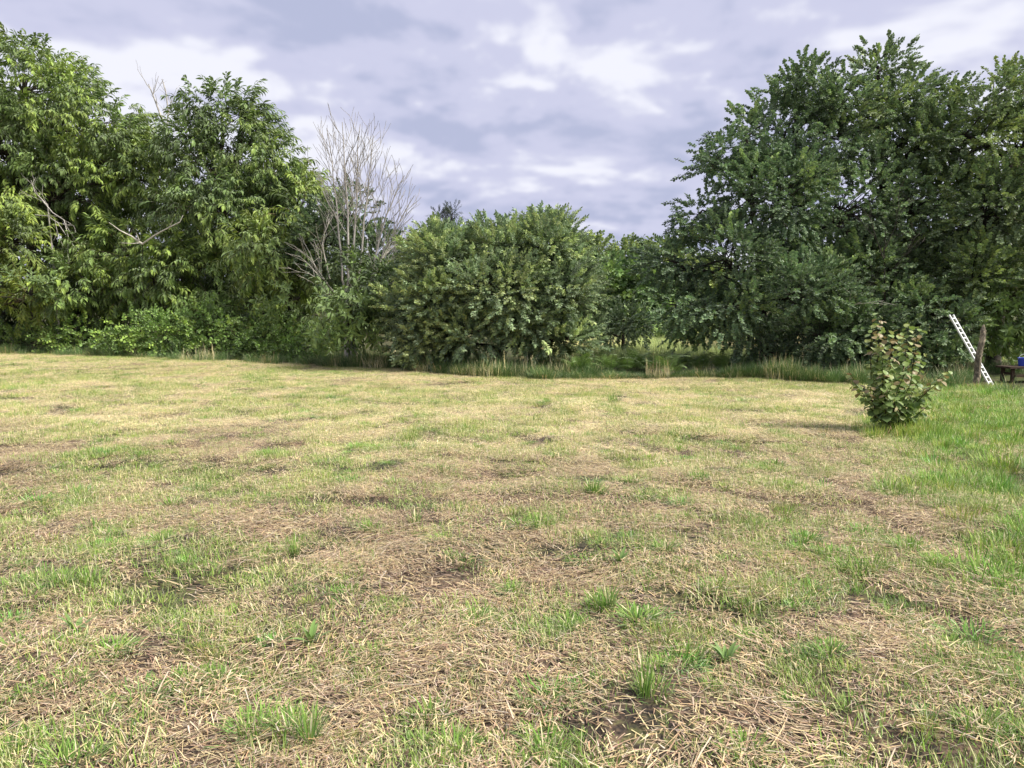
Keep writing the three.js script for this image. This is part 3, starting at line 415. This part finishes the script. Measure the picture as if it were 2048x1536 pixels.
// ------------------------------------------------------------------ hazel sapling: every leaf a piece
{
  const t = thing('hazel_sapling', 'young hazel sapling with round reddish green leaves on the mown field', 'sapling'), base = onGround(1776, 862), D = -base.z, r = rng(991);
  t.position.copy(base); const loc = (p) => p.clone().sub(base);
  const tones = [[0.21, 0.30, 0.065], [0.16, 0.25, 0.05], [0.29, 0.22, 0.09], [0.11, 0.185, 0.04], [0.30, 0.35, 0.10]];
  const leaves = tones.map((c, k) => { const m = new Mesher(); m.leaf(V(), V(1, 0, 0), V(0, 1, 0), 0.105, 0.10, 0.5, 0.22, c, [0.72, 1, 0.86]); return m.build(); });
  const stems = [[1757, 622, 0.05], [1776, 655, -0.2], [1800, 655, 0.15], [1818, 640, -0.05], [1840, 650, 0.1], [1746, 655, -0.15], [1762, 640, -0.1], [1790, 672, -0.25], [1742, 715, 0.2], [1830, 700, -0.3], [1790, 712, -0.35], [1765, 735, -0.38], [1812, 740, -0.4], [1842, 715, 0.25], [1697, 742, 0.1], [1897, 737, 0.05], [1740, 770, -0.3], [1835, 765, -0.3], [1785, 765, -0.42], [1862, 808, -0.15], [1708, 765, -0.15], [1888, 752, -0.2], [1745, 815, -0.1], [1800, 820, -0.25], [1850, 770, 0.2]];
  let n = 0; const rest = tones.map(() => []);
  for (const [px, py, dz] of stems) {
    const side = px < 1720 || px > 1870, tip = loc(at(px, py, D + dz)), path = curve(V((r() - 0.5) * 0.06, 0.02, (r() - 0.5) * 0.06), tip, side ? 0.02 : -0.02, r, 8, 0.1), L = path[0].distanceTo(tip);
    path.forEach((p, k) => { const f = k / 8; if (!side) p.x += 0.06 * Math.sin(f * 3.1) * Math.sign(tip.x); });
    const w = new Mesher(); w.tube(path, taper(0.009, 0.0025, 9), 5); part('stem', w.build(false), M.hazelBark, t);
    const count = Math.round(L / 0.034);
    for (let k = 0; k < count; k++) {
      const f = lerp(L > 0.8 ? 0.26 : 0.2, 1, (k + 0.3 * r()) / count), i = Math.min(7, Math.floor(f * 8)), p = path[i].clone().lerp(path[i + 1], f * 8 - i), az = k * 2.5 + r(), out = V(Math.cos(az), -0.1 - 0.8 * r(), Math.sin(az));
      const m = basis(out, V((r() - 0.5) * 0.9 + out.x * 0.9, 0.8, (r() - 0.5) * 0.9 + out.z * 0.9)), s = (0.7 + 0.5 * r()) * lerp(1.05, 0.75, f); m.scale(V(s, s, s)); m.setPosition(p.addScaledVector(out.normalize(), 0.02));
      const tip2 = f > 0.75, tone = tip2 ? (r() < 0.3 ? 2 : r() < 0.5 ? 4 : 0) : [0, 1, 3, 0, 1][Math.floor(r() * 5)]; const back = dz > 0.04 || k % 2 === 0 && n > 120; if (back || n >= 300) rest[tone].push(m); else { part('leaf', leaves[tone], M.leaf, t).applyMatrix4(m); n++; }
    }
  }
  const fol = new THREE.Group(); fol.name = 'foliage'; fol.userData.kind = 'stuff'; t.add(fol);
  rest.forEach((ms, k) => { if (!ms.length) return; const im = new THREE.InstancedMesh(leaves[k], M.leaf, ms.length); im.name = 'leaves'; im.userData.kind = 'stuff'; im.castShadow = im.receiveShadow = true; ms.forEach((m, i) => im.setMatrixAt(i, m)); fol.add(im); });
}

// ------------------------------------------------------------------ post, ladder, bench, bucket
const white = new THREE.MeshStandardMaterial({ color: new THREE.Color().setRGB(0.76, 0.76, 0.75), roughness: 0.45 }), postWood = bark(0.66, 0.59, 0.48), plank = bark(0.16, 0.10, 0.065);
const ladderFoot = onGround(2006, 771), LD = -ladderFoot.z;
{
  const t = thing('wooden_post', 'short weathered round wooden post leaning at the lawn edge', 'post'), d = LD - 0.02, b = at(1951, 764, d); b.y = height(b.x, b.z); t.position.copy(b);
  const top = at(1966, 660, d).sub(b), m = new Mesher(), P = taper(0, 1, 7).map((f) => top.clone().multiplyScalar(f).add(V(Math.sin(f * 9) * 0.012, 0, Math.cos(f * 7) * 0.01))); P.unshift(V(-0.02, -0.15, 0));
  m.tube(P, [0.075, 0.07, 0.066, 0.062, 0.064, 0.06, 0.058, 0.052], 12); part('shaft', m.build(false), postWood, t);
  const c = new Mesher(); c.tube([top.clone(), top.clone().multiplyScalar(1.05), top.clone().multiplyScalar(1.1)], [0.05, 0.035, 0.008], 10); part('pointed_top', c.build(false), postWood, t);
  const t2 = thing('white_ladder', 'white narrow ladder propped behind the wooden post', 'ladder'); t2.position.copy(ladderFoot);
  // a narrow ladder, its rungs close together
  const A = [V(0, -0.03, -0.12), V(-0.155, -0.03, 0.0)], up = at(1924, 627, LD + 0.2).sub(ladderFoot), L = up.length(), y = up.clone().normalize(), x = V().subVectors(A[0], A[1]).normalize(), z = V().crossVectors(x, y).normalize(), xx = V().crossVectors(y, z);
  A.forEach((a) => { const o = part('rail', new RoundedBoxGeometry(0.042, L, 0.03, 2, 0.006), white, t2); o.applyMatrix4(new THREE.Matrix4().makeBasis(xx, y, z).setPosition(a.clone().addScaledVector(y, L / 2).add(V(0, 0, -0.2)))); });
  for (let k = 0; k < 14; k++) { const f = L * (0.05 + 0.069 * k), m2 = new Mesher(); m2.tube(A.map((a) => a.clone().addScaledVector(y, f).add(V(0, 0, -0.2))), [0.017, 0.017], 8); part('rung', m2.build(false), white, t2); }
}
{
  const c = onGround(2056, 764), t = thing('low_bench', 'low dark wooden bench standing on bare ground', 'bench'); t.position.copy(c); t.rotation.y = 0.08;
  const box = (n, w, h, d, x, y, z) => { const o = part(n, new RoundedBoxGeometry(w, h, d, 2, 0.008), plank, t); o.position.set(x, y, z); return o; };
  for (const z of [-0.16, 0.0, 0.16]) box('seat_plank', 1.5, 0.045, 0.145, 0.12, 0.34, z);
  for (const x of [-0.5, 0.12, 0.74]) { for (const z of [-0.15, 0.15]) box('leg', 0.07, 0.36, 0.06, x, 0.14, z); box('cross_rail', 0.05, 0.05, 0.3, x, 0.2, 0); }
  box('stretcher', 1.2, 0.05, 0.04, 0.12, 0.16, 0.19);
  const b = thing('blue_bucket', 'blue plastic bucket standing on the dark bench', 'bucket'); b.position.copy(c).add(V(0.12, 0.3625, 0)); b.position.x = at(2046, 740, -c.z).x;
  const blue = new THREE.MeshStandardMaterial({ color: new THREE.Color().setRGB(0.03, 0.06, 0.42), roughness: 0.5 });
  part('tub', new THREE.LatheGeometry([[0.0, 0], [0.09, 0], [0.095, 0.005], [0.115, 0.17], [0.122, 0.18], [0.116, 0.185], [0.108, 0.175], [0.088, 0.01], [0, 0.01]].map(([x, y]) => new THREE.Vector2(x, y)), 24), blue, b);
  const h = part('handle', new THREE.TorusGeometry(0.115, 0.004, 6, 20, Math.PI), white, b); h.position.y = 0.15;
}

// ------------------------------------------------------------------ bracken in the gap
{
  const frondGeo = (seed) => { const r = rng(seed), m = new Mesher(), n = 15, L = 0.8; let p = V(), d = V(0.22, 1, 0).normalize(); const c0 = [0.19, 0.31, 0.055];
    const pts = []; for (let k = 0; k <= n; k++) { pts.push(p.clone()); d.add(V(0.06, -0.03 - 0.008 * k, 0)).normalize(); p = p.clone().addScaledVector(d, L / n); }
    m.tube(pts, taper(0.005, 0.0015, n + 1), 4, [0.12, 0.13, 0.05]);
    for (let k = 4; k <= n; k++) for (const s of [-1, 1]) { const t = (k - 4) / (n - 4), len = (0.20 * (1 - t) + 0.02) * (0.75 + 0.5 * r()), a = V().subVectors(pts[Math.min(n, k + 1)], pts[k - 1]).normalize(), c = jig(r, c0, 0.4), dir = V(a.x * 0.5, a.y * 0.5, s); const sub = Math.max(2, Math.round(len / 0.03)); const dn = dir.clone().normalize();
      for (let q = 0; q < sub; q++) { const b = pts[k].clone().addScaledVector(dn, len * q / sub).add(V(0, -0.25 * len * (q / sub) ** 2, 0)); for (const e of [-1, 1]) m.leaf(b, a.clone().multiplyScalar(e).addScaledVector(dn, 0.7), V(-a.y, Math.abs(a.x) + 0.5, 0), 0.045 * (1 - 0.6 * q / sub) + 0.008, 0.018, 0.2, 0.1, c, [1]); } }
    return m.build(); };
  const fr = [1, 2, 3].map((k) => frondGeo(1200 + k)), r = rng(321);
  for (let k = 0; k < 34; k++) {
    const px = k < 30 ? 1195 + 250 * r() : 1130 + 60 * r(), b = onGround(px, 738 + 16 * r()), t = thing('bracken_fern', k < 30 ? 'bright green bracken clump in the gap between willow and hedge tree' : 'bracken clump growing against the skirts of the willow bush', 'fern', 'bracken ferns filling the gap'); t.position.copy(b); const n = 4 + Math.floor(r() * 3), s0 = 0.7 + 0.4 * r();
    for (let j = 0; j < n; j++) { const f = part('frond', fr[j % 3], M.grass, t); f.rotation.set((r() - 0.5) * 0.5, j / n * 6.28 + r() * 1.5, (r() - 0.5) * 0.4); const s = s0 * (0.8 + 0.4 * r()); f.scale.set(s, s, s); }
  }
}

// ------------------------------------------------------------------ single tufts that stand out on the field
{
  const r = rng(654), cs = [[0.15, 0.29, 0.035], [0.20, 0.34, 0.05], [0.11, 0.22, 0.03], [0.27, 0.38, 0.07]];
  const geos = [tuftGeo(701, 150, 0.09, 0.13, 0.8, cs), tuftGeo(702, 130, 0.075, 0.15, 0.65, cs), tuftGeo(703, 170, 0.11, 0.12, 0.95, cs), tuftGeo(704, 60, 0.04, 0.2, 0.5, cs)];
  const put = (px, py, w, h, kind) => { kind ??= Math.floor(r() * 3); const p = onGround(px, py), m = part('grass_tuft', geos[kind], M.grass, scene), size = w > 1.05 ? 'wide' : w < 0.95 ? 'small' : 'middling'; m.name = numbered('grass_tuft'); Object.assign(m.userData, { label: ['rounded', 'upright', 'low spreading', 'thin spiky'][kind] + ' ' + size + ' green grass tuft in the mown straw', category: 'grass tuft', group: 'green grass tufts on the mown field' }); m.position.copy(p); m.rotation.y = r() * 6.28; m.scale.set(w, h, w); };
  put(345, 1375, 1.0, 0.9, 2); put(390, 1372, 1.1, 1.0, 2); put(440, 1365, 0.9, 0.9, 0);
  for (const [x, y, w, h, k] of [[85, 1160, 1, .8], [125, 1165, .9, .8], [175, 1165, 1, 1], [30, 1170, .8, .8], [590, 1110, .8, 1.2, 3], [575, 1108, .8, .8], [345, 888, 1, .7], [185, 893, 1.1, .8], [265, 885, 1, .7], [680, 908, 1, .6], [880, 945, 1.3, .9], [705, 950, 1, .8], [320, 1080, 1, .9], [515, 998, 1, .7], [790, 968, 1.1, .8], [1185, 985, 1, 1.2, 3], [1195, 985, 1, 1], [1260, 965, 1.1, .9], [1285, 1000, 1, .9], [1080, 1055, 1.3, .9], [1040, 1050, 1.1, .8], [1200, 1215, 1, 1.1], [1215, 1218, .9, 1.1, 3], [1275, 1240, 1.2, .9], [1540, 1290, 1.1, .9], [1500, 1290, 1, .8], [1290, 1390, .8, 1.5, 3], [1310, 1385, .8, 1.2], [1370, 1320, 1, .9], [1720, 1150, 1, 1.1], [1690, 1140, 1.1, 1], [1750, 1135, 1, 1], [1460, 1130, 1, .8], [1430, 1180, 1, .8], [860, 1440, .9, 1], [910, 1500, .9, 1], [580, 1465, 1, 1.2], [620, 1480, .9, 1.2, 3], [500, 1470, .9, 1], [1090, 1515, 1, .9], [140, 1530, 1, 1], [1490, 1515, 1, .8], [1660, 1310, 1, .8], [1905, 1305, 1.1, .9], [1960, 1460, 1, .9], [1230, 805, 1.2, 1.5], [1222, 803, 1, 1.6, 3], [60, 985, 1, .7], [160, 1010, 1.1, .8], [345, 1010, 1, .8], [1880, 1020, 1.2, 1], [830, 1050, 1, .9, 3], [1140, 1250, .9, .8], [740, 1060, 1, .8], [1330, 1100, 1, .8], [1610, 1080, 1.1, .9], [1820, 1100, 1.2, 1], [1930, 1180, 1.2, 1], [2010, 1090, 1.2, 1.1], [40, 1300, 1, .8], [230, 1300, 1, .7], [700, 1190, .9, .8], [950, 1240, 1, .7], [1080, 1400, .9, .8], [1020, 1180, 1, .7], [1600, 1420, .9, .8], [1780, 1240, 1.1, .9], [1400, 960, 1.1, .8], [1550, 930, 1.2, .9], [980, 880, 1.2, .8], [1120, 870, 1.2, .8], [1350, 870, 1.2, .9]]) put(x, y, w, h, k);
  // broad leaved docks
  const dock = (seed) => { const q = rng(seed), o = []; for (let k = 0; k < 3; k++) { const m = new Mesher(); m.leaf(V(), V(0.5, 1, 0), V(-1, 0.5, 0), 0.13, 0.024, 0.5 + 0.3 * k, 0.35, jig(q, [0.17, 0.28, 0.06], 0.3), [0.7, 1, 0.9, 0.6]); o.push(m.build()); } return o; };
  const dl = dock(15);
  for (const [px, py] of [[622, 1290], [1240, 1130], [1450, 1330], [150, 1270]]) { const t = thing('dock_plant', 'small broad leaved dock plant among the mown straw', 'weed', 'dock plants on the mown field'); t.position.copy(onGround(px, py)); const n = 8 + Math.floor(r() * 4); for (let k = 0; k < n; k++) { const l = part('leaf', dl[k % 3], M.leaf, t); l.rotation.set(0, k / n * 6.28 + r(), (r() - 0.6) * 0.7, 'YXZ'); const s = 0.55 + 0.5 * r(); l.scale.set(s, s, s); } }
}

renderer.render(scene, camera);
